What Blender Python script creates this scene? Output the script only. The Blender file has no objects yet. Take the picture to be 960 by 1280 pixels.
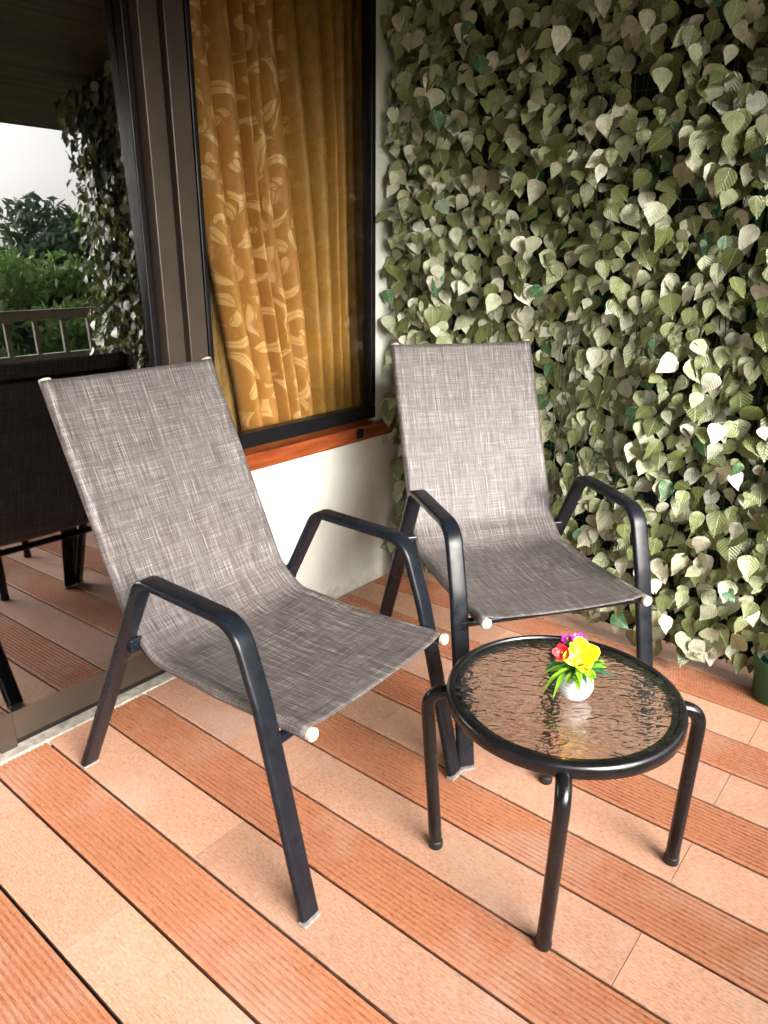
import bpy, bmesh, math, random
import numpy as np
from mathutils import Vector, Matrix
random.seed(7); RNG = np.random.default_rng(11)
R = math.radians
scene = bpy.context.scene
COL = scene.collection

# ------------------------------------------------------------------ helpers
def link(o): COL.objects.link(o); return o

class MB:
    """collects vertices / faces / uvs for ONE mesh object"""
    def __init__(s): s.v = []; s.f = []; s.uv = []
    def add(s, verts, faces, uvs=None):
        b = len(s.v); s.v += [tuple(map(float, p)) for p in verts]
        for f in faces: s.f.append(tuple(b + i for i in f))
        s.uv += list(uvs) if uvs is not None else [(0.0, 0.0)] * len(verts)
    def box(s, lo, hi):
        x0, y0, z0 = lo; x1, y1, z1 = hi
        s.add([(x0,y0,z0),(x1,y0,z0),(x1,y1,z0),(x0,y1,z0),(x0,y0,z1),(x1,y0,z1),(x1,y1,z1),(x0,y1,z1)],
              [(0,3,2,1),(4,5,6,7),(0,1,5,4),(1,2,6,5),(2,3,7,6),(3,0,4,7)])
    def sweep(s, path, prof, binormal=None, cap=True, radii=None, closed=False):
        P = [Vector(p) for p in path]; n = len(P); m = len(prof); V = []
        N0 = None
        for i in range(n):
            a = P[(i-1) % n] if closed else P[max(i-1, 0)]
            b = P[(i+1) % n] if closed else P[min(i+1, n-1)]
            t = (b - a).normalized()
            if binormal is not None:
                B = Vector(binormal); N = B.cross(t).normalized()
            else:
                if N0 is None:
                    N0 = t.orthogonal().normalized()
                N = (N0 - t * N0.dot(t)).normalized(); N0 = N
                B = t.cross(N).normalized()
            k = radii[i] if radii else 1.0
            for (u, w) in prof: V.append(P[i] + B * (u * k) + N * (w * k))
        F = []
        for i in range(n if closed else n - 1):
            for j in range(m):
                i2 = (i + 1) % n; j2 = (j + 1) % m
                F.append((i*m+j, i*m+j2, i2*m+j2, i2*m+j))
        if cap and not closed:
            F.append(tuple(range(m))[::-1]); F.append(tuple((n-1)*m + j for j in range(m)))
        s.add(V, F)
    def tube(s, path, r, seg=12, radii=None, closed=False):
        s.sweep(path, circle(r, seg), radii=radii, closed=closed)
    def lathe(s, prof, seg=32, c=(0, 0, 0), wob=0.0):
        V = []; F = []; n = len(prof)
        for i in range(seg):
            a = 2 * math.pi * i / seg
            for (r, z) in prof: V.append((c[0] + r*math.cos(a), c[1] + r*math.sin(a), c[2] + z))
        for i in range(seg):
            i2 = (i + 1) % seg
            for j in range(n - 1): F.append((i*n+j, i2*n+j, i2*n+j+1, i*n+j+1))
        s.add(V, F)
    def build(s, name, mat, parent=None, smooth=False, bevel=0.0, auto=35, recalc=True):
        me = bpy.data.meshes.new(name); me.from_pydata(s.v, [], s.f)
        uvl = me.uv_layers.new(name='UVMap')
        li = np.empty(len(me.loops), dtype=np.int32); me.loops.foreach_get('vertex_index', li)
        uvl.data.foreach_set('uv', np.array(s.uv, dtype=np.float32)[li].ravel())
        if recalc:
            bm = bmesh.new(); bm.from_mesh(me); bmesh.ops.recalc_face_normals(bm, faces=bm.faces); bm.to_mesh(me); bm.free()
        me.update()
        o = bpy.data.objects.new(name, me); link(o)
        if mat: me.materials.append(mat)
        if smooth:
            me.polygons.foreach_set('use_smooth', [True] * len(me.polygons))
            if auto:
                try: me.set_sharp_from_angle(angle=R(auto))
                except Exception: pass
        if bevel:
            b = o.modifiers.new('bevel', 'BEVEL'); b.width = bevel; b.segments = 2; b.limit_method = 'ANGLE'; b.angle_limit = R(40)
        if parent: o.parent = parent
        return o

def circle(r, seg=12): return [(r*math.cos(2*math.pi*i/seg), r*math.sin(2*math.pi*i/seg)) for i in range(seg)]
def rrect(w, h, r, k=4):
    out = []
    for (cx, cy, a0) in ((w/2-r, h/2-r, 0), (-w/2+r, h/2-r, 90), (-w/2+r, -h/2+r, 180), (w/2-r, -h/2+r, 270)):
        for i in range(k + 1):
            a = R(a0 + 90*i/k); out.append((cx + r*math.cos(a), cy + r*math.sin(a)))
    return out
def crom(pts, n=6):
    """Catmull-Rom through points"""
    P = [Vector(p) for p in pts]; out = []
    for i in range(len(P) - 1):
        p0 = P[max(i-1, 0)]; p1 = P[i]; p2 = P[i+1]; p3 = P[min(i+2, len(P)-1)]
        for k in range(n):
            t = k / n
            out.append(0.5*((2*p1) + (p2-p0)*t + (2*p0-5*p1+4*p2-p3)*t*t + (-p0+3*p1-3*p2+p3)*t**3))
    out.append(P[-1]); return out
def fillet(pts, rad, n=8):
    """polyline with rounded corners (rad: one value per inner corner)"""
    P = [Vector(p) for p in pts]; out = [P[0]]
    for i in range(1, len(P) - 1):
        a = (P[i-1]-P[i]).normalized(); b = (P[i+1]-P[i]).normalized()
        ang = a.angle(b); d = rad[i-1] / math.tan(ang/2)
        s = P[i] + a*d; e = P[i] + b*d
        for k in range(n + 1):
            t = k/n; out.append((1-t)**2*s + 2*t*(1-t)*P[i] + t*t*e)
    out.append(P[-1]); return out

def thing(name, label, cat, loc=(0, 0, 0), rz=0.0, group=None):
    o = bpy.data.objects.new(name, None); link(o); o.empty_display_size = .1
    o.location = loc; o.rotation_euler = (0, 0, rz); return tag(o, label, cat, group)
def tag(o, label, cat, group=None):
    o['label'] = label; o['category'] = cat
    if group: o['group'] = group
    return o
def struct(o): o['kind'] = 'structure'; return o

# ------------------------------------------------------------------ materials
class NT:
    def __init__(s, name):
        s.m = bpy.data.materials.new(name); s.m.use_nodes = True; s.t = s.m.node_tree; s.t.nodes.clear()
        s.out = s.n('ShaderNodeOutputMaterial')
    def n(s, typ, **kw):
        nd = s.t.nodes.new(typ)
        for k, v in kw.items(): setattr(nd, k, v)
        return nd
    def l(s, a, b): s.t.links.new(a, b)
    def setv(s, sock, v):
        if hasattr(v, 'is_output'): s.l(v, sock)
        elif isinstance(v, (tuple, list)) and len(v) == 3 and sock.type == 'RGBA': sock.default_value = (*v, 1)
        else: sock.default_value = v
    def math(s, op, a, b=None, c=None):
        nd = s.n('ShaderNodeMath', operation=op)
        for i, x in enumerate((a, b, c)):
            if x is not None: s.setv(nd.inputs[i], x)
        return nd.outputs[0]
    def vmath(s, op, a, b=None, scale=None):
        nd = s.n('ShaderNodeVectorMath', operation=op); s.setv(nd.inputs[0], a)
        if b is not None: s.setv(nd.inputs[1], b)
        if scale is not None: s.setv(nd.inputs['Scale'], scale)
        return nd.outputs['Value'] if op in ('LENGTH', 'DOT_PRODUCT') else nd.outputs[0]
    def coord(s, what='Object'): return s.n('ShaderNodeTexCoord').outputs[what]
    def noise(s, vec, scale, detail=3, rough=.55, dist=0.0):
        nd = s.n('ShaderNodeTexNoise'); s.setv(nd.inputs['Vector'], vec)
        nd.inputs['Scale'].default_value = scale; nd.inputs['Detail'].default_value = detail
        nd.inputs['Roughness'].default_value = rough; nd.inputs['Distortion'].default_value = dist
        return nd.outputs[0]
    def map(s, vec, scale=(1, 1, 1), loc=(0, 0, 0), rot=(0, 0, 0)):
        nd = s.n('ShaderNodeMapping'); s.l(vec, nd.inputs[0]); nd.inputs['Location'].default_value = loc
        nd.inputs['Rotation'].default_value = rot; nd.inputs['Scale'].default_value = scale; return nd.outputs[0]
    def ramp(s, fac, stops):
        nd = s.n('ShaderNodeValToRGB'); s.l(fac, nd.inputs[0]); e = nd.color_ramp.elements
        while len(e) > 1: e.remove(e[-1])
        for i, (p, c) in enumerate(stops):
            el = e[0] if i == 0 else e.new(p)
            el.position = p; el.color = (*c, 1) if isinstance(c, (tuple, list)) else (c, c, c, 1)
        return nd.outputs[0]
    def mix(s, fac, a, b, mode='MIX'):
        nd = s.n('ShaderNodeMix', data_type='RGBA', blend_type=mode)
        s.setv(nd.inputs[0], fac); s.setv(nd.inputs[6], a); s.setv(nd.inputs[7], b); return nd.outputs[2]
    def bump(s, h, strength=.3, dist=.01, normal=None):
        nd = s.n('ShaderNodeBump'); s.l(h, nd.inputs['Height']); nd.inputs['Strength'].default_value = strength
        nd.inputs['Distance'].default_value = dist
        if normal: s.l(normal, nd.inputs['Normal'])
        return nd.outputs[0]
    def princ(s, color, rough=.5, metal=0.0, normal=None, spec=.5, **kw):
        nd = s.n('ShaderNodeBsdfPrincipled'); s.setv(nd.inputs['Base Color'], color); s.setv(nd.inputs['Roughness'], rough)
        nd.inputs['Metallic'].default_value = metal; nd.inputs['Specular IOR Level'].default_value = spec
        if normal: s.l(normal, nd.inputs['Normal'])
        for k, v in kw.items(): s.setv(nd.inputs[k], v)
        return nd.outputs[0]
    def done(s, sh): s.l(sh, s.out.inputs[0]); return s.m

def plain(name, col, rough=.5, var=.12, scale=30, bump=.05, metal=0.0, spec=.5, **kw):
    t = NT(name); c = t.coord(); n = t.noise(c, scale, 4)
    dark = tuple(x*(1-var) for x in col); lite = tuple(min(1, x*(1+var)) for x in col)
    colr = t.ramp(n, [(.3, dark), (.7, lite)])
    r = t.ramp(t.noise(c, scale*.6, 3), [(.3, max(0, rough-.07)), (.7, min(1, rough+.07))])
    return t.done(t.princ(colr, r, metal, t.bump(n, bump, .002), spec, **kw))

def mat_deck(name, a, b, grain, bmp=.25):
    t = NT(name); c = t.coord(); g = t.n('ShaderNodeNewGeometry')
    rnd = g.outputs['Random Per Island']
    off = t.n('ShaderNodeCombineXYZ'); t.l(t.math('MULTIPLY', rnd, 37.0), off.inputs[0]); t.l(t.math('MULTIPLY', rnd, 11.0), off.inputs[1])
    cc = t.vmath('ADD', c, off.outputs[0])
    streak = t.noise(t.map(cc, grain), 1.0, 5, .65)
    fine = t.noise(t.map(cc, (90, 480, 90)), 1.0, 2, .6)
    big = t.noise(cc, 2.2, 3)
    col = t.ramp(streak, [(.28, a), (.72, b)])
    col = t.mix(t.ramp(fine, [(.35, .0), (.7, .5)]), col, tuple(min(1, x*1.5+.05) for x in b))
    col = t.mix(t.math('MULTIPLY', t.ramp(fine, [(.28, 1.0), (.42, .0)]), .45), col, tuple(x*.45 for x in a))
    v = t.math('ADD', t.math('MULTIPLY', rnd, .26), t.math('ADD', t.math('MULTIPLY', big, .34), .72))
    col = t.mix(1.0, col, v, 'MULTIPLY')
    dirt = t.noise(t.map(c, (3, 3, 3)), 1.0, 6, .7)
    col = t.mix(t.ramp(dirt, [(.50, .0), (.78, .55)]), col, (.50, .40, .33))
    return t.done(t.princ(col, t.ramp(streak, [(.2, .5), (.8, .68)]), normal=t.bump(t.math('ADD', fine, streak), bmp, .0015), spec=.4))

M = {}
M['deck_smooth'] = mat_deck('deck_smooth', (.25, .122, .073), (.46, .255, .166), (26, 240, 26))
M['deck_grooved'] = mat_deck('deck_grooved', (.25, .087, .038), (.38, .152, .075), (14, 260, 14), .08)
M['metal'] = plain('black_metal', (.006, .0075, .011), .31, .3, 40, .006, spec=.26)
M['table_metal'] = plain('table_metal', (.005, .005, .006), .24, .3, 40, .006, spec=.45)
M['cap'] = plain('cream_plastic', (.42, .38, .31), .45)
M['foot'] = plain('scuffed_plastic', (.22, .20, .18), .7, .4, 90)
M['bronze'] = plain('bronze_aluminium', (.058, .043, .032), .42, .12, 14, .03, metal=.35)
M['bronze_dark'] = plain('bronze_dark', (.012, .010, .009), .45, .12, 14, .03, metal=.3)
M['black_frame'] = plain('black_frame', (.004, .004, .005), .38, .2, 20, .02, spec=.25)
M['gasket'] = plain('rubber_gasket', (.006, .006, .006), .6)
M['mortar'] = plain('mortar', (.36, .33, .28), .9, .4, 40, .6)
M['beige'] = plain('beige_render', (.58, .52, .41), .9, .1, 12, .2)
M['rail'] = plain('olive_rail', (.27, .26, .20), .6)
M['room'] = plain('room_plaster', (.16, .13, .10), .9)
M['green_plastic'] = plain('green_plastic', (.008, .085, .035), .35, .15, 12, .02)
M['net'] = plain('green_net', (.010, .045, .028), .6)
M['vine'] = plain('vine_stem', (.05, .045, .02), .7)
M['panel'] = plain('sky_block_sheet', (.004, .007, .004), .95)
M['ceramic'] = plain('white_ceramic', (.50, .50, .51), .22, .03, 20, .02)
M['dark_wood'] = plain('dark_wood', (.018, .012, .009), .4, .3, 25)
M['bark'] = plain('bark', (.10, .07, .05), .9, .4, 20, .5)
M['ground'] = plain('grass_ground', (.05, .075, .025), .95, .4, .6, .2)

def mat_wall():
    t = NT('white_paint'); c = t.coord(); n = t.noise(c, 6, 5, .6); f = t.noise(c, 60, 4)
    col = t.ramp(n, [(.3, (.44, .45, .40)), (.7, (.54, .55, .50))])
    zz = t.n('ShaderNodeSeparateXYZ'); t.l(c, zz.inputs[0])
    sp = t.math('SUBTRACT', t.noise(c, 22, 5, .7), t.math('MULTIPLY', zz.outputs[2], 4.5))      # rain splash and grime at the foot
    col = t.mix(t.ramp(sp, [(.25, 0.0), (.55, .6)]), col, (.28, .24, .17))
    st = t.noise(t.map(c, (14, 14, 1.3)), 1.0, 5, .7)
    col = t.mix(t.ramp(st, [(.56, 0.0), (.75, .28)]), col, (.36, .34, .27))
    return t.done(t.princ(col, .75, normal=t.bump(t.math('ADD', n, t.math('MULTIPLY', f, .3)), .35, .006)))
M['wall'] = mat_wall()

def mat_sill():
    t = NT('varnished_wood'); c = t.coord(); n = t.noise(t.map(c, (60, 5, 60)), 1.0, 5, .6, .6)
    col = t.ramp(n, [(.3, (.09, .016, .005)), (.55, (.19, .042, .011)), (.75, (.26, .072, .02))])
    return t.done(t.princ(col, .28, normal=t.bump(n, .12, .002)))
M['sill'] = mat_sill()

def mat_ceiling():
    t = NT('ceiling_boards'); c = t.coord(); g = t.n('ShaderNodeNewGeometry').outputs['Random Per Island']
    n = t.noise(t.map(c, (50, 3, 50)), 1.0, 4)
    col = t.ramp(n, [(.3, (.11, .08, .05)), (.7, (.17, .13, .085))])
    col = t.mix(1.0, col, t.math('ADD', t.math('MULTIPLY', g, .5), .65), 'MULTIPLY')
    return t.done(t.princ(col, .5))
M['ceiling'] = mat_ceiling()

def mat_sling():
    t = NT('woven_sling'); uv = t.coord('UV')
    w1 = t.noise(t.map(uv, (620, 14, 1)), 1.0, 2, .7)      # long threads down the seat
    w2 = t.noise(t.map(uv, (11, 620, 1)), 1.0, 2, .7)      # threads across
    w3 = t.noise(t.map(uv, (170, 3, 1), (7, 3, 0)), 1.0, 3, .7)
    w4 = t.noise(t.map(uv, (3.5, 150, 1), (1, 9, 0)), 1.0, 3, .7)
    s = t.math('ADD', t.math('ADD', t.math('MULTIPLY', w1, .38), t.math('MULTIPLY', w2, .27)),
               t.math('ADD', t.math('MULTIPLY', w3, .22), t.math('MULTIPLY', w4, .13)))
    col = t.ramp(s, [(.36, (.022, .016, .014)), (.45, (.048, .038, .035)), (.52, (.092, .080, .078)), (.60, (.235, .215, .21))])
    slub = t.ramp(t.noise(t.map(uv, (14, 420, 1), (4, 2, 0)), 1.0, 1), [(.70, .0), (.76, .8)])
    slub2 = t.ramp(t.noise(t.map(uv, (420, 14, 1), (8, 5, 0)), 1.0, 1), [(.70, .0), (.76, .7)])
    col = t.mix(t.math('MAXIMUM', slub, slub2), col, (.30, .28, .27))
    weave = t.math('MULTIPLY', t.math('SINE', t.math('MULTIPLY', t.n('ShaderNodeSeparateXYZ').outputs[0], 1.0)), 0.0)
    h = t.math('ADD', w1, w2)
    return t.done(t.princ(col, .52, normal=t.bump(h, .6, .0012), spec=.55))
M['sling'] = mat_sling()

def facing_mix(t, f0, a, b, normal=None):
    lw = t.n('ShaderNodeLayerWeight'); lw.inputs['Blend'].default_value = .5
    if normal: t.l(normal, lw.inputs['Normal'])
    p = t.math('POWER', lw.outputs['Facing'], 5.0)
    fac = t.math('ADD', t.math('MULTIPLY', p, 1-f0), f0)
    mx = t.n('ShaderNodeMixShader'); t.l(fac, mx.inputs[0]); t.l(a, mx.inputs[1]); t.l(b, mx.inputs[2]); return mx.outputs[0]
def mat_pane(name, tint, f0):
    t = NT(name); tr = t.n('ShaderNodeBsdfTransparent'); tr.inputs[0].default_value = (*tint, 1)
    gl = t.n('ShaderNodeBsdfGlossy'); gl.inputs['Roughness'].default_value = 0.0; gl.inputs['Color'].default_value = (.95, .97, 1, 1)
    return t.done(facing_mix(t, f0, tr.outputs[0], gl.outputs[0]))
M['door_glass'] = mat_pane('tinted_glass', (.40, .38, .35), .23)
M['window_glass'] = mat_pane('clear_glass', (.93, .93, .90), .035)

def mat_ripple():
    t = NT('rippled_glass'); c = t.coord()
    n = t.noise(t.map(t.map(c, rot=(0, 0, R(-39))), (38, 68, 40)), 1.0, 1, .4, .9)
    p = t.princ((.68, .77, .82), .05, normal=t.bump(n, .28, .0065), **{'Transmission Weight': 1.0, 'IOR': 1.68})
    return t.done(p)
M['ripple'] = mat_ripple()

def mat_curtain(name, dark, lite, amount, back=(.33, .165, .022)):
    t = NT(name); uv = t.coord('UV')
    warp = t.n('ShaderNodeTexNoise'); t.l(uv, warp.inputs['Vector']); warp.inputs['Scale'].default_value = 9; warp.inputs['Detail'].default_value = 2
    w = t.vmath('SCALE', t.vmath('SUBTRACT', warp.outputs['Color'], (.5, .5, .5)), scale=.05)
    p = t.vmath('ADD', uv, w)
    vo = t.n('ShaderNodeTexVoronoi', voronoi_dimensions='2D'); t.l(p, vo.inputs['Vector']); vo.inputs['Scale'].default_value = 6.2
    vo.inputs['Randomness'].default_value = .75
    d = t.vmath('SUBTRACT', p, vo.outputs['Position'])
    sp = t.n('ShaderNodeSeparateXYZ'); t.l(d, sp.inputs[0])
    ang = t.math('ARCTAN2', sp.outputs[1], sp.outputs[0]); r = t.vmath('LENGTH', d)
    cs = t.n('ShaderNodeSeparateColor'); t.l(vo.outputs['Color'], cs.inputs[0])
    sgn = t.math('SIGN', t.math('SUBTRACT', cs.outputs[0], .5))
    phase = t.math('ADD', t.math('MULTIPLY', ang, sgn), t.math('ADD', t.math('MULTIPLY', r, 88.0), t.math('MULTIPLY', cs.outputs[1], 6.28)))
    spiral = t.math('SINE', phase)
    petals = t.math('SINE', t.math('ADD', t.math('MULTIPLY', ang, 3.0), t.math('MULTIPLY', r, 60.0)))
    pat = t.math('ADD', t.math('MULTIPLY', spiral, .75), t.math('MULTIPLY', petals, .4))
    mask = t.ramp(pat, [(.36, 0.0), (.44, 1.0)])
    fol = t.ramp(t.noise(t.map(uv, (10, 7, 1)), 1.0, 1, .4, 1.4), [(.27, 0.0), (.32, 1.0)])
    lines = t.ramp(t.math('SINE', t.math('ADD', t.math('MULTIPLY', phase, 3.0), t.math('MULTIPLY', ang, 2.0))), [(.80, 1.0), (.95, .25)])
    mask = t.math('MULTIPLY', t.math('MULTIPLY', t.math('MULTIPLY', mask, fol), lines), amount)
    thr = t.noise(t.map(uv, (400, 60, 1)), 1.0, 2)
    us_ = t.n('ShaderNodeSeparateXYZ'); t.l(uv, us_.inputs[0])
    lining = t.ramp(us_.outputs[0], [(.515, 0.0), (.535, 1.0)])      # the reverse of the cloth, turned outwards in the right half
    mask = t.math('MULTIPLY', mask, t.math('SUBTRACT', 1.0, t.math('MULTIPLY', lining, .72)))
    col = t.mix(mask, t.mix(lining, dark, back), t.mix(lining, lite, tuple(x*1.5 for x in back)))
    col = t.mix(t.math('MULTIPLY', thr, .25), col, tuple(x*.5 for x in dark))
    rough = t.math('SUBTRACT', .62, t.math('MULTIPLY', mask, .25))
    b = t.princ(col, rough, normal=t.bump(t.math('ADD', mask, thr), .15, .001), **{'Sheen Weight': .15})
    return t.done(b)
M['curtain'] = mat_curtain('damask_curtain', (.42, .19, .034), (.72, .45, .175), 1.0)
M['curtain_back'] = mat_curtain('mustard_lining', (.22, .12, .022), (.28, .17, .04), .4)

def mat_leaf():
    t = NT('silk_leaf'); rnd = t.n('ShaderNodeNewGeometry').outputs['Random Per Island']; uv = t.coord('UV')
    base = t.ramp(rnd, [(.0, (.055, .078, .014)), (.25, (.125, .155, .038)), (.50, (.25, .28, .125)), (.75, (.47, .49, .34)), (.955, (.70, .70, .60)), (.962, (.02, .10, .035)), (1.0, (.03, .12, .04))])
    s = t.n('ShaderNodeSeparateXYZ'); t.l(uv, s.inputs[0])
    au = t.math('ABSOLUTE', s.outputs[0])
    vein = t.math('SINE', t.math('MULTIPLY', t.math('SUBTRACT', s.outputs[1], t.math('MULTIPLY', au, .42)), 46.0))
    veinc = t.ramp(vein, [(.78, 0.0), (.98, 1.0)])
    mid = t.ramp(au, [(.02, 1.0), (.07, 0.0)])
    vm = t.math('MAXIMUM', t.math('MULTIPLY', veinc, .7), mid)
    col = t.mix(t.math('MULTIPLY', vm, .34), base, (.50, .50, .36))
    mot = t.noise(t.coord(), 55, 3)
    col = t.mix(t.ramp(mot, [(.45, 0.0), (.75, .35)]), col, (.09, .10, .03))
    b = t.princ(col, .36, normal=t.bump(t.math('ADD', t.math('MULTIPLY', vein, .5), mid), .45, .0018), spec=.7)
    tr = t.n('ShaderNodeBsdfTranslucent'); t.l(t.mix(1.0, col, (.9, 1.0, .35), 'MULTIPLY'), tr.inputs[0])
    mx = t.n('ShaderNodeMixShader'); mx.inputs[0].default_value = .16; t.l(b, mx.inputs[1]); t.l(tr.outputs[0], mx.inputs[2])
    return t.done(mx.outputs[0])
M['leaf'] = mat_leaf()

def mat_treeleaf(name, a, b):
    t = NT(name); rnd = t.n('ShaderNodeNewGeometry').outputs['Random Per Island']
    col = t.ramp(rnd, [(0, a), (1, b)])
    d = t.princ(col, .6); tr = t.n('ShaderNodeBsdfTranslucent'); t.l(col, tr.inputs[0])
    mx = t.n('ShaderNodeMixShader'); mx.inputs[0].default_value = .3; t.l(d, mx.inputs[1]); t.l(tr.outputs[0], mx.inputs[2])
    return t.done(mx.outputs[0])
M['tree_dark'] = mat_treeleaf('tree_dark', (.05, .09, .05), (.11, .17, .085))
M['tree_lite'] = mat_treeleaf('tree_lite', (.11, .20, .045), (.22, .32, .09))
M['yellow'] = plain('yellow_petal', (.80, .52, .0), .45, .06, 60)
M['red'] = plain('red_petal', (.72, .015, .02), .45, .1, 60)
M['magenta'] = plain('magenta_petal', (.62, .03, .42), .45, .1, 60)
M['sprig_lite'] = plain('lime_sprig', (.20, .48, .02), .4, .3, 60)
M['sprig_dark'] = plain('deep_sprig', (.012, .10, .05), .4, .3, 60)

# ------------------------------------------------------------------ setting: deck, ceiling, ground
WX = -1.75                      # plane of the house wall
PITCH, BW = .15, .1428
def board_profile(grooved):
    w = BW/2; u = .009; p = [(-w+u, -.04), (-w+u, -.006), (-w, -.0045), (-w, -.0015), (-w+.0015, 0)]
    if grooved:
        n = 11; step = (BW-.012)/n
        for i in range(n):
            a = -w + .006 + step*i + step*.30; b = a + step*.46
            p += [(a, 0), (a+.0008, -.0040), (b-.0008, -.0040), (b, 0)]
    p += [(w-.0015, 0), (w, -.0015), (w, -.0045), (w-u, -.006), (w-u, -.04)]
    return p
def boards(mb, i, x0, x1, grooved):
    y = .407 + PITCH*(i+.5); pr = board_profile(grooved); n = len(pr)
    nx = max(2, int((x1-x0)/.4)); V = []; F = []
    for k in range(nx+1):
        x = x0 + (x1-x0)*k/nx
        V += [(x, y+a, z) for a, z in pr]
    for k in range(nx):
        for j in range(n-1): F.append((k*n+j, (k+1)*n+j, (k+1)*n+j+1, k*n+j+1))
    F.append(tuple(range(n))); F.append(tuple(nx*n+j for j in range(n))[::-1])
    mb.add(V, F)
ms, mg = MB(), MB()
for i in range(-24, 22):
    if i % 2 == 0:
        cuts = [-1.747, -1.115, -.29, .535, 1.195] if i % 4 == 0 or i == 2 or i == 6 else [-1.747, -1.115, -.29, .535, 1.195]
        for a, b in zip(cuts[:-1], cuts[1:]):
            boards(ms, i, a+.0007, b-.0007, False)
    else:
        for a, b in zip([-1.747, .95], [.95, 1.195]): boards(mg, i, a+.0007, b-.0007, True)
struct(ms.build('deck_floor', M['deck_smooth'], recalc=False))
struct(mg.build('deck_floor', M['deck_grooved'], recalc=False))
m = MB(); m.box((-6, -4, -.30), (1.30, 6, -.042)); struct(m.build('floor', M['gasket']))
m = MB(); m.box((-1.795, -3.2, -.02), (-1.749, 1.30, .004))
struct(m.build('threshold_strip', M['mortar'], bevel=.002))
m = MB(); m.box((-5.5, -4, -.023), (-1.86, 6, .0)); struct(m.build('floor', M['dark_wood']))
m = MB()
y0, y1 = -4.5, 6.5
x = -1.9
while x < 1.28:
    m.box((x, y0, 2.155 + random.uniform(0, .002)), (x+.042, y1, 2.175)); x += .045
m.box((-1.9, y0, 2.176), (1.285, y1, 2.36))
struct(m.build('ceiling', M['ceiling']))
m = MB(); s = 400; m.add([(-s, -s, -3.4), (s, -s, -3.4), (s, s, -3.4), (-s, s, -3.4)], [(0, 1, 2, 3)])
struct(m.build('ground', M['ground']))
# room behind the glass
m = MB()
m.box((-5.5, -4, 2.36), (-1.80, 6, 2.5)); m.box((-5.6, -4, 0), (-5.5, 6, 2.36)); m.box((-5.5, -4.1, 0), (-1.9, -4, 2.36)); m.box((-5.5, 6, 0), (-1.9, 6.1, 2.36))
struct(m.build('room', M['room']))

# ------------------------------------------------------------------ house wall and its openings
m = MB()
m.box((-1.84, 1.333, -.02), (WX, 6.0, .598))                        # below the window
m.box((-1.788, 2.078, .598), (WX, 6.0, 2.36))                        # beside the window
m.box((-1.90, -4.5, -.02), (WX, -2.3, 2.36)); m.box((WX, -4.6, -.02), (1.19, -4.45, 2.15))  # left wall; unseen balcony end wall added to shut off side light
m.box((-1.84, 1.333, 2.14), (WX, 2.078, 2.36))
w = m.build('house_wall', M['wall'], bevel=.003)
tag(w, 'white painted plaster wall under the curtained window, behind the two armchairs', 'wall')

win = thing('window', 'black framed picture window with orange wooden sill showing a gold curtain', 'window', (WX, 1.70, .6))
def at(o, mb): # local coordinates of a thing
    l = o.location; mb.v = [(a-l.x, b-l.y, c-l.z) for a, b, c in mb.v]; return mb
m = MB()
m.box((-1.79, 1.334, .667), (WX+.004, 2.076, .714)); m.box((-1.79, 1.334, 2.07), (WX+.004, 2.076, 2.138))
m.box((-1.79, 2.052, .7143), (WX+.004, 2.076, 2.0697)); m.box((-1.79, 1.334, .7143), (WX+.004, 1.350, 2.0697))
at(win, m).build('frame', M['black_frame'], win, bevel=.003)
m = MB(); m.box((-1.768, 1.348, .712), (-1.762, 2.054, 2.072)); at(win, m).build('pane', M['window_glass'], win)
m = MB(); m.box((-1.84, 1.334, .600), (WX+.032, 2.165, .654)); sl = at(win, m).build('sill', M['sill'], win, bevel=.004)
m = MB(); m.box((WX+.006, 1.935, .612), (WX+.038, 1.972, .648)); at(win, m).build('bracket', M['black_frame'], sl, bevel=.006)

door = thing('sliding_door', 'bronze framed glass sliding door reflecting trees, railing and deck', 'door', (-1.79, .2, 0))
def dpart(name, boxes, mat, bev=.003, parent=None):
    mb = MB()
    for lo, hi in boxes: mb.box(lo, hi)
    at(door, mb); return mb.build(name, M[mat], parent or door, bevel=bev)
dpart('bottom_rail', [((-1.825, .645, .022), (-1.785, 1.175, .118))], 'bronze')
dpart('bottom_rail', [((-1.845, -2.25, .022), (-1.805, .60, .118))], 'bronze')
dpart('stile', [((-1.830, .600, .004), (-1.780, .6445, .140))], 'bronze')
dpart('track', [((-1.86, -2.29, -.01), (-1.7955, 1.20, .0215))], 'bronze_dark', .002)
dpart('gasket', [((-1.815, .646, .1185), (-1.796, 1.174, .130))], 'gasket', .001)
dpart('stile', [((-1.822, 1.178, .0225), (-1.788, 1.1985, 2.14))], 'black_frame')
dpart('jamb', [((-1.84, 1.2005, 0), (WX-.004, 1.2575, 2.14))], 'bronze')
dpart('jamb', [((-1.84, 1.2705, 0), (WX+.002, 1.3315, 2.14))], 'bronze')
dpart('gasket', [((-1.84, 1.258, 0), (WX-.022, 1.270, 2.14))], 'gasket', 0)
dpart('jamb', [((-1.84, -2.295, 0), (WX, -2.25, 2.14))], 'bronze')
dpart('top_rail', [((-1.86, -2.25, 2.10), (WX-.001, 1.182, 2.15))], 'bronze_dark')
m = MB()
TILT = R(1.55)
m.box((-.003, -2.24, -.89), (.003, 1.183, 1.11))
m.v = [(-1.806 + x*math.cos(TILT) - z*math.sin(TILT), y, 1.0 + z*math.cos(TILT) + x*math.sin(TILT)) for x, y, z in m.v]
at(door, m).build('pane', M['door_glass'], door)

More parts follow.
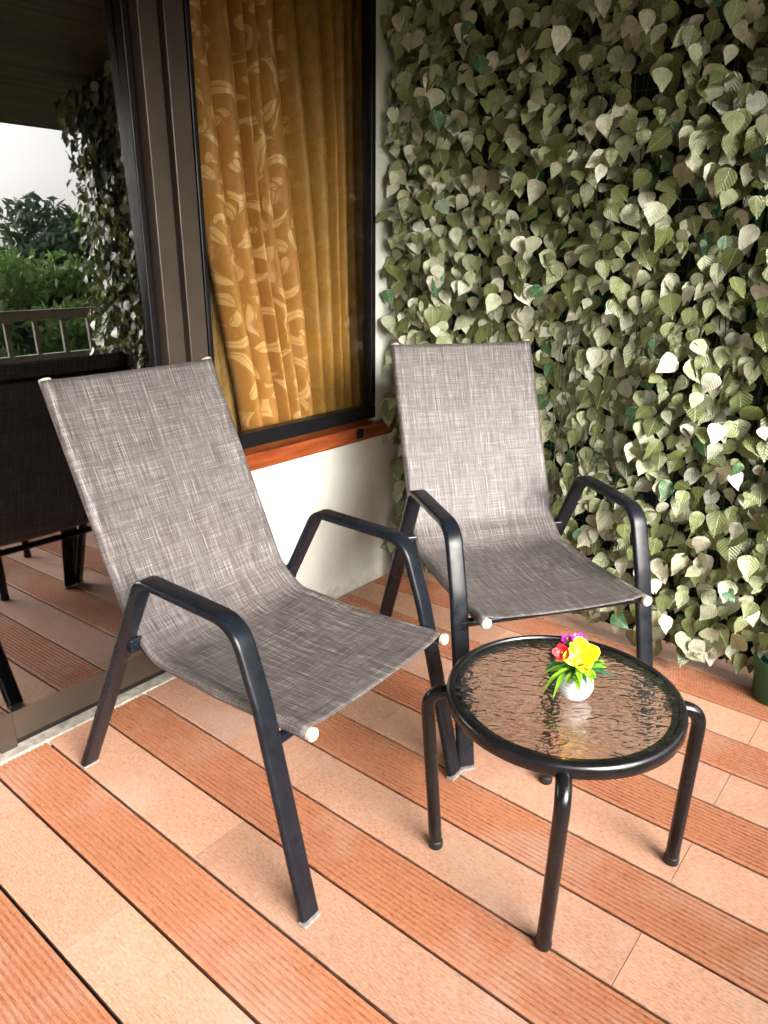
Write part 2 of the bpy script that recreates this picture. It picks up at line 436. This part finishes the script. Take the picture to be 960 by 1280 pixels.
# ------------------------------------------------------------------ curtains
def cloth(name, mat, yl, yr, x0, amp, pleats, seed, zs=(2.10, .62), sharp=1.6):
    rg = random.Random(seed); nu, nz = 260, 46
    ph = [rg.uniform(0, 6.28) for _ in range(4)]
    knots = [0.0]; 
    for i in range(pleats): knots.append(knots[-1] + rg.uniform(.5, 1.5))
    knots = [k/knots[-1] for k in knots]; amps = [rg.uniform(.7, 1.1) for _ in range(pleats+1)]
    def wave(u):
        for i in range(pleats):
            if u <= knots[i+1] or i == pleats-1:
                f = (u-knots[i])/(knots[i+1]-knots[i]); a = amps[i]*(1-f)+amps[i+1]*f
                return a*(2*abs(math.sin(math.pi*f))**.62 - 1)
    V = []; UV = []; F = []
    for k in range(nz+1):
        z = zs[0] + (zs[1]-zs[0])*k/nz; fz = k/nz
        a, b = yl(z), yr(z); L = 0; prev = None
        for j in range(nu+1):
            u = j/nu
            uu = u + .012*math.sin(5*fz + ph[0] + 9*u) * math.sin(math.pi*u)
            uu = min(max(uu, 0), 1)
            amp2 = amp*(.75+.45*fz)
            x = x0 + amp2*wave(uu) + .006*math.sin(13*u+4*fz+ph[1])
            y = a + (b-a)*u
            if prev: L += math.hypot(x-prev[0], y-prev[1])
            prev = (x, y); V.append((x, y, z)); UV.append((u*(1.15), z))
    n = nu+1
    for k in range(nz):
        for j in range(nu): F.append((k*n+j, k*n+j+1, (k+1)*n+j+1, (k+1)*n+j))
    mb = MB(); mb.add(V, F, UV); o = mb.build(name, M[mat], smooth=True, auto=0)
    so = o.modifiers.new('thick', 'SOLIDIFY'); so.thickness = .0015; return o
def interp(tab):
    def f(z):
        for (z0, y0), (z1, y1) in zip(tab[:-1], tab[1:]):
            if z <= z0 and z >= z1: return y0 + (y1-y0)*(z0-z)/(z0-z1)
        return tab[-1][1] if z < tab[-1][0] else tab[0][1]
    return f
c1 = cloth('curtain', 'curtain', interp([(2.12, 1.425), (1.88, 1.437), (1.53, 1.469), (1.33, 1.485), (.70, 1.594), (.6, 1.61)]),
           interp([(2.12, 2.28), (1.3, 2.29), (.6, 2.27)]), -1.915, .046, 12, 5)
tag(c1, 'gold damask curtain with pale scroll pattern hanging in deep folds behind the window', 'curtain')
c2 = cloth('curtain', 'curtain_back', lambda z: 1.25, lambda z: 2.40, -1.985, .014, 12, 9)
tag(c2, 'plain mustard brown curtain hanging behind the patterned gold one', 'curtain')

# ------------------------------------------------------------------ artificial leaf screen
LY = 2.262
scr = thing('leaf_screen', 'tall screen of artificial olive green leaves hung beside the window', 'leaf screen', (-.68, LY, 0))
def at2(mb): return at(scr, mb)
m = MB()
nx, nz = 104, 106; x0, x1, z0, z1 = -1.74, .20, .03, 2.15
holes = set()
for _ in range(24): holes.add((RNG.integers(2, nx-2), RNG.integers(int(nz*.5), nz-18)))
for _ in range(10): holes.add((RNG.integers(2, nx-2), RNG.integers(6, nz*.5)))
V = [(x0+(x1-x0)*i/nx + RNG.uniform(-.007, .007), LY+.02, z0+(z1-z0)*k/nz + RNG.uniform(-.007, .007)) for k in range(nz+1) for i in range(nx+1)]
F = [(k*(nx+1)+i, k*(nx+1)+i+1, (k+1)*(nx+1)+i+1, (k+1)*(nx+1)+i) for k in range(nz) for i in range(nx) if (i, k) not in holes]
m.add(V, F); o = at2(m).build('sky_block_panel', M['panel'], scr)  # black sheet added to block sky light through the leaf gaps
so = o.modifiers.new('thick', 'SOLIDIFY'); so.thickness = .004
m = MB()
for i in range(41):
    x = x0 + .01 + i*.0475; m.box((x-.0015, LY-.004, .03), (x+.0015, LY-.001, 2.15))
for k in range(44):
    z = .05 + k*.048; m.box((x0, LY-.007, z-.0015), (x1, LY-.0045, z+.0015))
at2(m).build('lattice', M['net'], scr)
for i in range(14):                                                   # green plastic ribbons that show in gaps
    x = RNG.uniform(-1.65, .12); z = RNG.uniform(.3, 1.8); h = RNG.uniform(.08, .3)
    m = MB(); m.box((x, LY-.016, z), (x+.022, LY-.012, z+h)); at2(m).build('ribbon', M['green_plastic'], scr)

vs = np.array([0, .06, .16, .28, .42, .57, .72, .86, .95, 1.0]); hw = np.array([.03, .54, .89, 1.0, .95, .76, .49, .23, .09, .005])
us = np.array([-1, -.5, 0, .5, 1.0])
NV, NU = len(vs), len(us)
def leaf_field(pos, tip, nrm, L, W, fold, curl):
    n = len(pos)
    nrm = nrm/np.linalg.norm(nrm, axis=1, keepdims=True)
    tip = tip - nrm*(tip*nrm).sum(1, keepdims=True); tip /= np.linalg.norm(tip, axis=1, keepdims=True)
    sd = np.cross(tip, nrm)
    U = (us[None, :]*hw[:, None])                                     # NV,NU
    A = U[None]*W[:, None, None]; Bv = np.broadcast_to(vs[:, None], (NV, NU))[None]*L[:, None, None]
    vv = np.broadcast_to(vs[:, None], (NV, NU))[None]
    wav = .0022*np.sin(vv*16 + RNG.uniform(0, 6.28, (n, 1, 1)))*np.abs(us)[None, None, :]
    Cn = np.abs(A)*fold[:, None, None] - curl[:, None, None]*(vv**2)*L[:, None, None] + wav
    P = pos[:, None, None, :] + A[..., None]*sd[:, None, None, :] + Bv[..., None]*tip[:, None, None, :] + Cn[..., None]*nrm[:, None, None, :]
    V = P.reshape(-1, 3)
    q = []
    for a in range(NV-1):
        for b in range(NU-1): q.append((a*NU+b, a*NU+b+1, (a+1)*NU+b+1, (a+1)*NU+b))
    F = (np.array(q)[None] + (np.arange(n)*NV*NU)[:, None, None]).reshape(-1, 4)
    uv = np.tile(np.stack(np.broadcast_arrays(us[None, :]*hw[:, None], vs[:, None]), -1).reshape(-1, 2), (n, 1))
    return V, F, uv
pos = []; dep = []
nst = 62
for i in range(nst):
    xs = -1.715 + (x1+1.715+.02)*i/(nst-1)
    z = 2.14 - RNG.uniform(0, .05)
    while z > .075:
        for sgn in (-1, 1):
            if RNG.random() < .80:
                pos.append((xs + sgn*.014 + RNG.normal(0, .010), LY - .004 - RNG.beta(1.3, 1.5)*.125, z + RNG.normal(0, .012)))
        z -= RNG.uniform(.034, .052)
pos = np.array(pos)
# a fringe wrapped round the outer end
ex = np.c_[RNG.uniform(.17, .25, 110), RNG.uniform(LY-.12, LY+.05, 110), RNG.uniform(.1, 2.1, 110)]
wl = np.c_[RNG.uniform(-1.735, -1.50, 520), RNG.uniform(2.098, LY-.02, 520), RNG.uniform(.68, 2.13, 520)]
wl2 = np.c_[RNG.uniform(-1.72, -1.45, 60), RNG.uniform(2.15, LY-.02, 60), RNG.uniform(.10, .62, 60)]
pos = np.vstack([pos, ex, wl, wl2]); n = len(pos)
near = (pos[:, 0] > -1.42) & (pos[:, 0] < -.80) & (pos[:, 2] < 1.10)      # pressed flat behind the chair back
pos[near, 1] = np.maximum(pos[near, 1], LY - .045)
slot = (pos[:, 0] > -1.34) & (pos[:, 0] < -1.02) & (pos[:, 2] < 1.08) & (pos[:, 2] > .35)
pos[slot, 1] = np.maximum(pos[slot, 1], LY - .02)
a = RNG.normal(0, .46, n)
nrm = np.c_[RNG.normal(.42, .60, n), -np.ones(n), RNG.normal(.22, .48, n)]
nrm[near, 0] *= .5; nrm[near, 2] *= .4; nrm[slot, 0] *= .4; nrm[slot, 2] = np.abs(nrm[slot, 2])*-.2
tip = np.c_[np.sin(a), np.zeros(n), -np.cos(a)]
L = RNG.normal(.060, .010, n).clip(.036, .086); W = L*RNG.uniform(.34, .44, n)
low = pos[:, 2] < .10
pos[low, 2] = np.maximum(pos[low, 2], .085)
V, F, uv = leaf_field(pos, tip, nrm, L, W, RNG.uniform(-.05, .32, n), RNG.uniform(-.30, .40, n))
V[:, 2] = np.maximum(V[:, 2], .004)
V[:, 0] = np.maximum(V[:, 0], -1.745)
mb = MB(); mb.v = [tuple(p) for p in V.tolist()]; mb.f = [tuple(f) for f in F.tolist()]; mb.uv = uv.tolist()
at2(mb).build('foliage', M['leaf'], scr, smooth=True, auto=0, recalc=False)

# dark vines the leaves hang from
m = MB()
for i in range(40):
    xv = RNG.uniform(-1.70, .18); ph_ = RNG.uniform(0, 6.28); yv = LY - .02 - RNG.uniform(0, .03)
    m.tube([(xv + .012*math.sin(ph_+k*.9), yv + .006*math.cos(ph_+k*1.3), 2.14 - k*.1) for k in range(21)], .0016, 5)
at2(m).build('vine', M['vine'], scr, smooth=True)

# green pot at the foot of the screen
pot = thing('plant_pot', 'dark green plastic pot standing at the foot of the leaf screen', 'plant pot', (-.291, 2.194, .0))
m = MB(); m.lathe([(0, .002), (.058, .002), (.061, .006), (.067, .11), (.071, .114), (.071, .135), (.066, .135), (.063, .11), (.06, .10), (0, .10)], 40)
m.build('pot', M['green_plastic'], pot, smooth=True)

# ------------------------------------------------------------------ armchair
def make_chair(label, loc, rz):
    t = thing('armchair', label, 'armchair', loc, rz, 'woven sling armchairs on the deck')
    rail = fillet([(-.412, .978), (-.345, .825), (-.180, .452), (-.105, .392), (.10, .388), (.360, .402)], [1.2, .10, .10, .8], 8)
    rail2 = [(p.x, p.y) for p in [Vector((a.x, a.y)) for a in rail]]
    # resample evenly
    pts = [Vector((x, z)) for x, z in rail2]; S = [0]
    for p, q in zip(pts[:-1], pts[1:]): S.append(S[-1] + (q-p).length)
    def at_s(s):
        for i in range(len(S)-1):
            if s <= S[i+1] or i == len(S)-2:
                f = (s-S[i])/max(1e-9, S[i+1]-S[i]); return pts[i].lerp(pts[i+1], f)
    TOT = S[-1]; N = 90
    r = .0135; hwid = .225
    V = []; UV = []; F = []; prof_n = None
    for k in range(N+1):
        s = .003 + (TOT-.009)*k/N
        p = at_s(s); tg = (at_s(min(TOT, s+.012)) - at_s(max(0, s-.012))).normalized()
        nrm = Vector((-tg.y, tg.x)); 
        if nrm.x < 0 and nrm.y < 0: nrm = -nrm
        if nrm.y < 0: nrm = -nrm
        row = []
        sag = .010 if s > .62 else .006
        # sleeve on -y side: from underneath, round the outside, to the top
        for i in range(9):
            an = math.radians(-60 - 210*i/8)     # -60 -> -270 (top)
            row.append((-hwid + r*1.05*math.cos(an)*1.0, r*1.05*math.sin(an), -hwid - .02 + i*.004))
        for i in range(1, 24):
            f = i/24; y = -hwid + 2*hwid*f
            row.append((y, r*1.05 - .004*min(1, 12*f, 12*(1-f)) - sag*math.sin(math.pi*f)**.7, y))
        for i in range(9):
            an = math.radians(90 - 210*i/8)
            row.append((hwid + r*1.05*math.cos(an), r*1.05*math.sin(an), hwid - .012 + i*.004))
        prof_n = len(row)
        for (y, w_, uu) in row:
            V.append((p.x + nrm.x*w_, y, p.y + nrm.y*w_)); UV.append((uu, s))
    for k in range(N):
        for j in range(prof_n-1): F.append((k*prof_n+j, k*prof_n+j+1, (k+1)*prof_n+j+1, (k+1)*prof_n+j))
    mb = MB(); mb.add(V, F, UV); o = mb.build('sling', M['sling'], t, smooth=True, auto=0)
    so = o.modifiers.new('thick', 'SOLIDIFY'); so.thickness = .0014; so.offset = -1
    for sg in (-1, 1):
        mb = MB(); mb.tube([(at_s(TOT*k/40).x, sg*hwid, at_s(TOT*k/40).y) for k in range(41)], .0122, 14)
        sr = mb.build('side_rail', M['metal'], t, smooth=True)
        for end in (0, 1):
            p = at_s(TOT if end else 0); q = at_s(TOT-.02 if end else .02); d = (p-q).normalized()
            mb = MB(); pth = [(p.x + d.x*e, sg*hwid, p.y + d.y*e) for e in ((-.004, .005, .0075, .0085) if end else (-.004, .001, .003, .0035))]
            mb.tube(pth, .0138, 14, radii=[1, 1, .85, .4]); mb.build('end_cap', M['cap'], sr, smooth=True)
        # arm + legs : one flat bent bar
        path = [(-.386, sg*.267, .012), (-.105, sg*.265, .515), (-.055, sg*.265, .612), (.02, sg*.265, .612), (.205, sg*.265, .598), (.262, sg*.265, .515), (.376, sg*.267, .012)]
        path = fillet([(-.386, sg*.268, .012), (-.060, sg*.265, .612), (.222, sg*.265, .604), (.276, sg*.265, .445), (.378, sg*.268, .012)], [.045, .075, .30], 10)
        mb = MB(); mb.sweep(path, rrect(.046, .019, .008, 3), binormal=(0, 1, 0))
        fr = mb.build('arm_frame', M['metal'], t, smooth=True, auto=50)
        for xx in (-.3875, .3795):
            mb = MB(); mb.box((xx-.0115, sg*.268-.0236, .0), (xx+.0115, sg*.268+.0236, .0075)); mb.build('foot_cap', M['foot'], fr, bevel=.003)
        # clamp from the rear leg to the side rail
        mb = MB(); mb.box((-.172, min(sg*.222, sg*.262), .405), (-.142, max(sg*.222, sg*.262), .440))
        mb.build('clamp', M['metal'], t, bevel=.004)
    mb = MB(); mb.tube([(.292, -.262, .372), (.292, -.20, .372), (.292, .20, .372), (.292, .262, .372)], .0115, 12)
    mb.build('crossbar', M['metal'], t, smooth=True)
    mb = MB(); mb.tube([(-.158, -.222, .395), (-.158, .222, .395)], .010, 12); mb.build('crossbar', M['metal'], t, smooth=True)
    mb = MB(); mb.tube([(-.411, -.222, .93), (-.411, .222, .93)], .006, 12); mb.build('crossbar', M['metal'], t, smooth=True)
    return t
make_chair('woven grey sling armchair with black arms standing in front of the glass door', (-1.197, 1.013, 0), R(2.2))
make_chair('woven brown sling armchair with black arms backed against the leaf screen', (-.984, 1.771, 0), R(-34.2))

# ------------------------------------------------------------------ side table
TC = Vector((-.523, 1.209, 0)); TZ = .42
tb = thing('side_table', 'low round side table with rippled glass top and black tube legs', 'side table', TC)
m = MB(); m.lathe([(.2155, -.030), (.229, -.030), (.2335, -.026), (.2345, -.010), (.232, -.002), (.226, .0015), (.219, .001), (.2155, -.004), (.2155, -.030)], 96, (0, 0, TZ))
m.build('rim', M['table_metal'], tb, smooth=True, auto=50)
m = MB(); m.lathe([(0, -.0085), (.2185, -.0085), (.2185, -.003), (.217, -.002), (0, -.002)], 96, (0, 0, TZ)); m.build('glass_top', M['ripple'], tb, smooth=True, auto=30)
m = MB(); m.lathe([(.204, -.0125), (.2158, -.0125), (.2158, -.0092), (.204, -.0092), (.204, -.0125)], 96, (0, 0, TZ)); m.build('support_ring', M['table_metal'], tb, smooth=True)
for deg, ft in ((-150, (-.728, 1.076)), (-63, (-.424, 1.003)), (36, (-.308, 1.366)), (119, (-.640, 1.425))):
    an = R(deg); d = Vector((math.cos(an), math.sin(an), 0)); f = Vector((ft[0]-TC.x, ft[1]-TC.y, 0))
    path = fillet([d*.205 + Vector((0, 0, .392)), d*.275 + Vector((0, 0, .392)), f + Vector((0, 0, .006))], [.045], 12)
    m = MB(); m.tube(path, .0145, 16); lg = m.build('leg', M['table_metal'], tb, smooth=True, auto=50)
    m = MB(); m.tube([f + Vector((0, 0, z)) for z in (0.0, .003, .018, .020)], .0158, 16, radii=[.9, 1, 1, .9]); m.build('foot_cap', M['gasket'], lg, smooth=True)

# ------------------------------------------------------------------ flower pot on the table
fp = thing('flower_pot', 'white ribbed pot with yellow, red and magenta artificial flowers on the glass table', 'flower pot', (-.502, 1.212, TZ-.0015)); fp.scale = (.92, .92, .92)
prof = [(0, 0), (.022, 0), (.026, .002)]
for i in range(41):
    f = i/40; rr = .026 + .0145*math.sin(math.pi*(.12+.70*f)) + .0004
    rr = .0265 + .0155*math.sin(math.pi*min(1, .06+.80*f)); rr += .0013*math.sin(f*2*math.pi*7)
    prof.append((rr, .002 + .053*f))
prof = [(a*.9, b*.95) for a, b in prof]
prof += [(prof[-1][0]-.003, .0555), (prof[-1][0]-.0045, .050), (.030, .046), (0, .046)]
m = MB(); m.lathe(prof, 48); m.build('pot', M['ceramic'], fp, smooth=True, auto=60)
def blade(mb, base, dirv, L, Wd, bend, roll=0.0, n=7):
    """long pointed leaf"""
    d = Vector(dirv).normalized(); up = Vector((0, 0, 1)); sd = d.cross(up)
    if sd.length < .1: sd = Vector((1, 0, 0))
    sd.normalize(); sd.rotate(Matrix.Rotation(roll, 3, d)); nn = sd.cross(d)
    V = []; F = []
    for i in range(n+1):
        f = i/n; wd = Wd*math.sin(math.pi*(.08+.92*f)**.8)*(1 if i < n else 0) + .0002
        c = Vector(base) + d*(L*f) - Vector((0, 0, 1))*(bend*L*f*f)
        V += [c - sd*wd + nn*wd*.35, c, c + sd*wd + nn*wd*.35]
    for i in range(n):
        for j in range(2): F.append((i*3+j, i*3+j+1, (i+1)*3+j+1, (i+1)*3+j))
    mb.add(V, F)
m1, m2 = MB(), MB()
rg = random.Random(3)
for i in range(48):
    an = rg.uniform(0, 6.28); el = rg.uniform(.15, .95); Lb = rg.uniform(.050, .082)
    blade(m1 if i % 5 < 3 else m2, (.010*math.cos(an), .010*math.sin(an), .047+rg.uniform(0, .025)),
          (math.cos(an)*math.cos(el), math.sin(an)*math.cos(el), math.sin(el)), Lb, rg.uniform(.006, .0105), rg.uniform(.05, .55), rg.uniform(-.6, .6))
blade(m1, (-.02, -.028, .058), (-.45, -.75, .15), .045, .006, 1.1)          # the blade that droops over the rim
blade(m1, (-.012, -.032, .060), (-.1, -1, .10), .040, .005, 1.2)
for i in range(14):
    an = rg.uniform(0, 6.28); m2.tube([(.012*math.cos(an), .012*math.sin(an), .044), (.018*math.cos(an), .018*math.sin(an), .085), (.022*math.cos(an+.3), .020*math.sin(an+.3), .086)], .0013, 6)
m1.build('leaf_sprig', M['sprig_lite'], fp, smooth=True); m2.build('leaf_sprig', M['sprig_dark'], fp, smooth=True)
def petal(mb, c, dirv, face, L, Wd, cup, n=7, k=5):
    d = Vector(dirv).normalized(); f = Vector(face).normalized(); f = (f - d*f.dot(d)).normalized(); s = d.cross(f)
    V = []; F = []
    for i in range(n+1):
        v = i/n; wd = Wd*(math.sin(math.pi*(.06+.88*v**.85))**.8)
        for j in range(k):
            u = -1 + 2*j/(k-1)
            V.append(Vector(c) + d*(L*v) + s*(wd*u) + f*(cup*L*(v*v*.9 - .25*v) + wd*.30*u*u))
    for i in range(n):
        for j in range(k-1): F.append((i*k+j, i*k+j+1, (i+1)*k+j+1, (i+1)*k+j))
    mb.add(V, F)
CAMD = Vector((.36, -.62, .55))           # the way the bouquet faces
RT = Vector((.773, .634, 0)); UPV = RT.cross(CAMD.normalized()) * -1
UPV = CAMD.normalized().cross(RT).normalized()
if UPV.z < 0: UPV = -UPV
def flower(name, c, face, angs, L, Wd, cup, mat, centre=None):
    mb = MB(); f = Vector(face).normalized(); a = RT - f*RT.dot(f); a.normalize(); b = f.cross(a)
    if b.z < 0: b = -b
    for g in angs: petal(mb, c, a*math.cos(R(g)) + b*math.sin(R(g)) + f*.25, f, L*rg.uniform(.92, 1.08), Wd, cup)
    o = mb.build(name, M[mat], fp, smooth=True)
    so = o.modifiers.new('thick', 'SOLIDIFY'); so.thickness = .0006
    mb = MB()
    mb.tube([Vector(c) - f*.012, Vector(c) + f*.002, Vector(c) + f*.007], .0032, 8, radii=[.6, 1, .5]); mb.build('flower_centre', M['yellow'] if mat == 'yellow' else M['sprig_lite'], o, smooth=True)
    return o
fc = Vector((.005, -.016, .106))
flower('yellow_flower', fc + RT*.008, (.36, -.62, .45), (15, 100, 190, 275), .040, .0205, .22, 'yellow')
flower('red_flower', fc - RT*.031 + UPV*.004, (.15, -.75, .5), (20, 95, 170, 245, 320), .021, .011, .8, 'red')
flower('magenta_flower', fc + UPV*.022 + RT*.004 + Vector((-.008, .014, .002)), (.2, -.4, .8), (0, 60, 120, 180, 240, 300), .017, .0075, .3, 'magenta')
flower('magenta_flower', fc + UPV*.019 - RT*.016 + Vector((-.012, .016, .002)), (-.1, -.4, .8), (0, 60, 120, 180, 240, 300), .014, .006, .3, 'magenta')

# ------------------------------------------------------------------ balcony edge seen in the glass
par = MB(); par.box((1.20, -4.5, -.3), (1.30, 6.5, .62)); o = par.build('parapet_wall', M['beige'], bevel=.006)
tag(o, 'low beige parapet wall under the railing, reflected in the glass door', 'wall')
rl = thing('railing', 'olive metal balcony railing with upright bars, reflected in the glass door', 'railing', (1.25, 1.0, .62))
m = MB(); m.box((-.035, -5.5, .375), (.035, 5.5, .44)); m.build('top_rail', M['rail'], rl, bevel=.004)
m = MB(); m.box((-.03, -5.5, .12), (.03, 5.5, .16)); m.build('bottom_rail', M['rail'], rl, bevel=.004)
for i in range(58):
    y = -5.4 + i*.187; m = MB(); m.box((-.012, y-.015, .0), (.012, y+.015, .376)); m.build('baluster', M['rail'], rl)

# ------------------------------------------------------------------ trees beyond the balcony
def tree(name, label, cat, x, y, h, cr, mat, nleaf, seed, zb=-3.4, ls=.15):
    rg = np.random.default_rng(seed); t = thing(name, label, cat, (x, y, zb), 0, 'trees beyond the balcony')
    mb = MB(); hh = h*.62
    mb.tube([(0, 0, 0), (.05, .04, hh*.4), (-.04, .08, hh*.75), (0, 0, hh)], .16, 10, radii=[1, .75, .55, .35])
    cl = []
    for i in range(11):
        a = rg.uniform(0, 6.28); rr = cr*rg.uniform(.25, .85); zz = h*rg.uniform(.50, .93)
        c = Vector((rr*math.cos(a), rr*math.sin(a), zz)); cl.append((c, cr*rg.uniform(.26, .46)))
        mb.tube([(0, 0, hh*rg.uniform(.5, .95)), (c.x*.5, c.y*.5, (hh+zz)*.5-.1), c], .05, 6, radii=[1, .6, .25])
    cl.append((Vector((0, 0, h-cr*.25)), cr*.35))
    mb.build('trunk', M['bark'], t, smooth=True)
    V = []; F = []
    for i in range(nleaf):
        c, rad = cl[rg.integers(len(cl))]
        d = rg.normal(size=3); d /= np.linalg.norm(d); p = np.array(c) + d*rad*(rg.random()**.45)*np.array([1.15, 1.15, .8])
        a = rg.normal(size=3); a /= np.linalg.norm(a); b = np.cross(a, rg.normal(size=3)); b /= np.linalg.norm(b)
        L_, W_ = ls*rg.uniform(.6, 1.3), ls*rg.uniform(.25, .5)
        k = len(V); V += [p - a*L_, p + b*W_, p + a*L_, p - b*W_]; F.append((k, k+1, k+2, k+3))
    mb = MB(); mb.add(V, F); mb.build('crown', M[mat], t, recalc=False)
BELT = 'unseen tree off to the side of the door reflection, in a belt extended to block low sky light'
tree('dark_tree', 'dark spreading tree rising highest in the door reflection, next to the leaf screen edge', 'tree', 13, 8.4, 6.6, 2.2, 'tree_dark', 5200, 1)
tree('dark_tree', 'lower dark tree against the white sky at the left edge of the door reflection', 'tree', 18, 8.2, 5.6, 2.3, 'tree_dark', 4200, 2)
tree('bushy_tree', 'light green bushy tree closest behind the railing in the door reflection', 'tree', 9, 4.3, 4.9, 1.7, 'tree_lite', 4200, 20, ls=.11)
tree('bushy_tree', 'light green bushy tree half hidden by the reflected end of the leaf screen', 'tree', 10, 6.3, 5.3, 1.8, 'tree_lite', 4200, 21, ls=.11)
tree('bushy_tree', 'light green bushy tree cut by the left edge of the door reflection', 'tree', 12, 4.9, 5.1, 1.9, 'tree_lite', 4200, 22, ls=.11)
for k, (x, y, h, cr) in enumerate([(9, 1.6, 4.7, 1.7), (11, -1.5, 5.0, 2.0), (8, 8.6, 4.8, 1.6), (8, -5, 5.4, 1.9), (9.5, -8, 6.2, 2.2), (7, -11, 6.0, 2.3), (10, -3.2, 5.6, 2.0), (5, -12, 6, 2.3)]):  # out-of-view trees, some added to hold back low sky light
    tree('bushy_tree', BELT, 'tree', x, y, h, cr, 'tree_lite', 3000, 30+k, ls=.15)
rt_ = random.Random(5)
for k in range(15):                                                   # unseen ring of trees added to cut low sky light on the leaf screen
    a = R(-88 + k*10.5); d = rt_.uniform(15, 19)
    if 20 < math.degrees(a) < 34: continue
    tree('bushy_tree', BELT, 'tree', d*math.cos(a), d*math.sin(a), rt_.uniform(5.6, 6.8), 2.6, 'tree_lite', 1500, 60+k, ls=.30)
# ------------------------------------------------------------------ light, camera, view
SUN_EL, SUN_AZ = 27.0, -16.0      # azimuth measured from +x towards +y
wd = bpy.data.worlds.new('World'); scene.world = wd; wd.use_nodes = True; nt = wd.node_tree; nt.nodes.clear()
out = nt.nodes.new('ShaderNodeOutputWorld'); bg = nt.nodes.new('ShaderNodeBackground'); sky = nt.nodes.new('ShaderNodeTexSky')
sky.sky_type = 'NISHITA'; sky.sun_disc = False; sky.sun_elevation = R(SUN_EL); sky.sun_rotation = R(90 - SUN_AZ)
sky.air_density = 1.0; sky.dust_density = 7.0; sky.ozone_density = 1.0
hs = nt.nodes.new('ShaderNodeHueSaturation'); hs.inputs['Saturation'].default_value = .34
nt.links.new(sky.outputs[0], hs.inputs['Color']); nt.links.new(hs.outputs[0], bg.inputs[0]); nt.links.new(bg.outputs[0], out.inputs[0])
bg.inputs[1].default_value = .115
sd = bpy.data.lights.new('sun', 'SUN'); sd.energy = 1.5; sd.angle = R(42); sd.color = (1, .97, .92)
so = bpy.data.objects.new('sun', sd); link(so)
dv = Vector((math.cos(R(SUN_EL))*math.cos(R(SUN_AZ)), math.cos(R(SUN_EL))*math.sin(R(SUN_AZ)), math.sin(R(SUN_EL))))
so.rotation_euler = dv.to_track_quat('Z', 'Y').to_euler(); so.location = dv*20

cd = bpy.data.cameras.new('camera'); cam = bpy.data.objects.new('camera', cd); link(cam)
p, yw, rl_ = 0.33766791, 2.25781819, 0.00587385
f = Vector((math.cos(yw)*math.cos(p), math.sin(yw)*math.cos(p), -math.sin(p))); rt = Vector((math.sin(yw), -math.cos(yw), 0)); up = rt.cross(f)
rx = rt*math.cos(rl_) + up*math.sin(rl_); ux = -rt*math.sin(rl_) + up*math.cos(rl_)
mt = Matrix.Identity(4)
for i in range(3): mt[i][0] = rx[i]; mt[i][1] = ux[i]; mt[i][2] = -f[i]
mt.translation = (0, 0, 1.242); cam.matrix_world = mt
cd.sensor_fit = 'HORIZONTAL'; cd.sensor_width = 36; cd.lens = 915.13/960*36; cd.clip_end = 1500; cd.clip_start = .02
scene.camera = cam
scene.view_settings.view_transform = 'Standard'; scene.view_settings.look = 'None'; scene.view_settings.gamma = 1
scene.view_settings.exposure = 2.55
cy = scene.cycles
cy.use_denoising = True; cy.max_bounces = 10; cy.diffuse_bounces = 4; cy.glossy_bounces = 5; cy.transmission_bounces = 8; cy.transparent_max_bounces = 12
cy.sample_clamp_indirect = 8
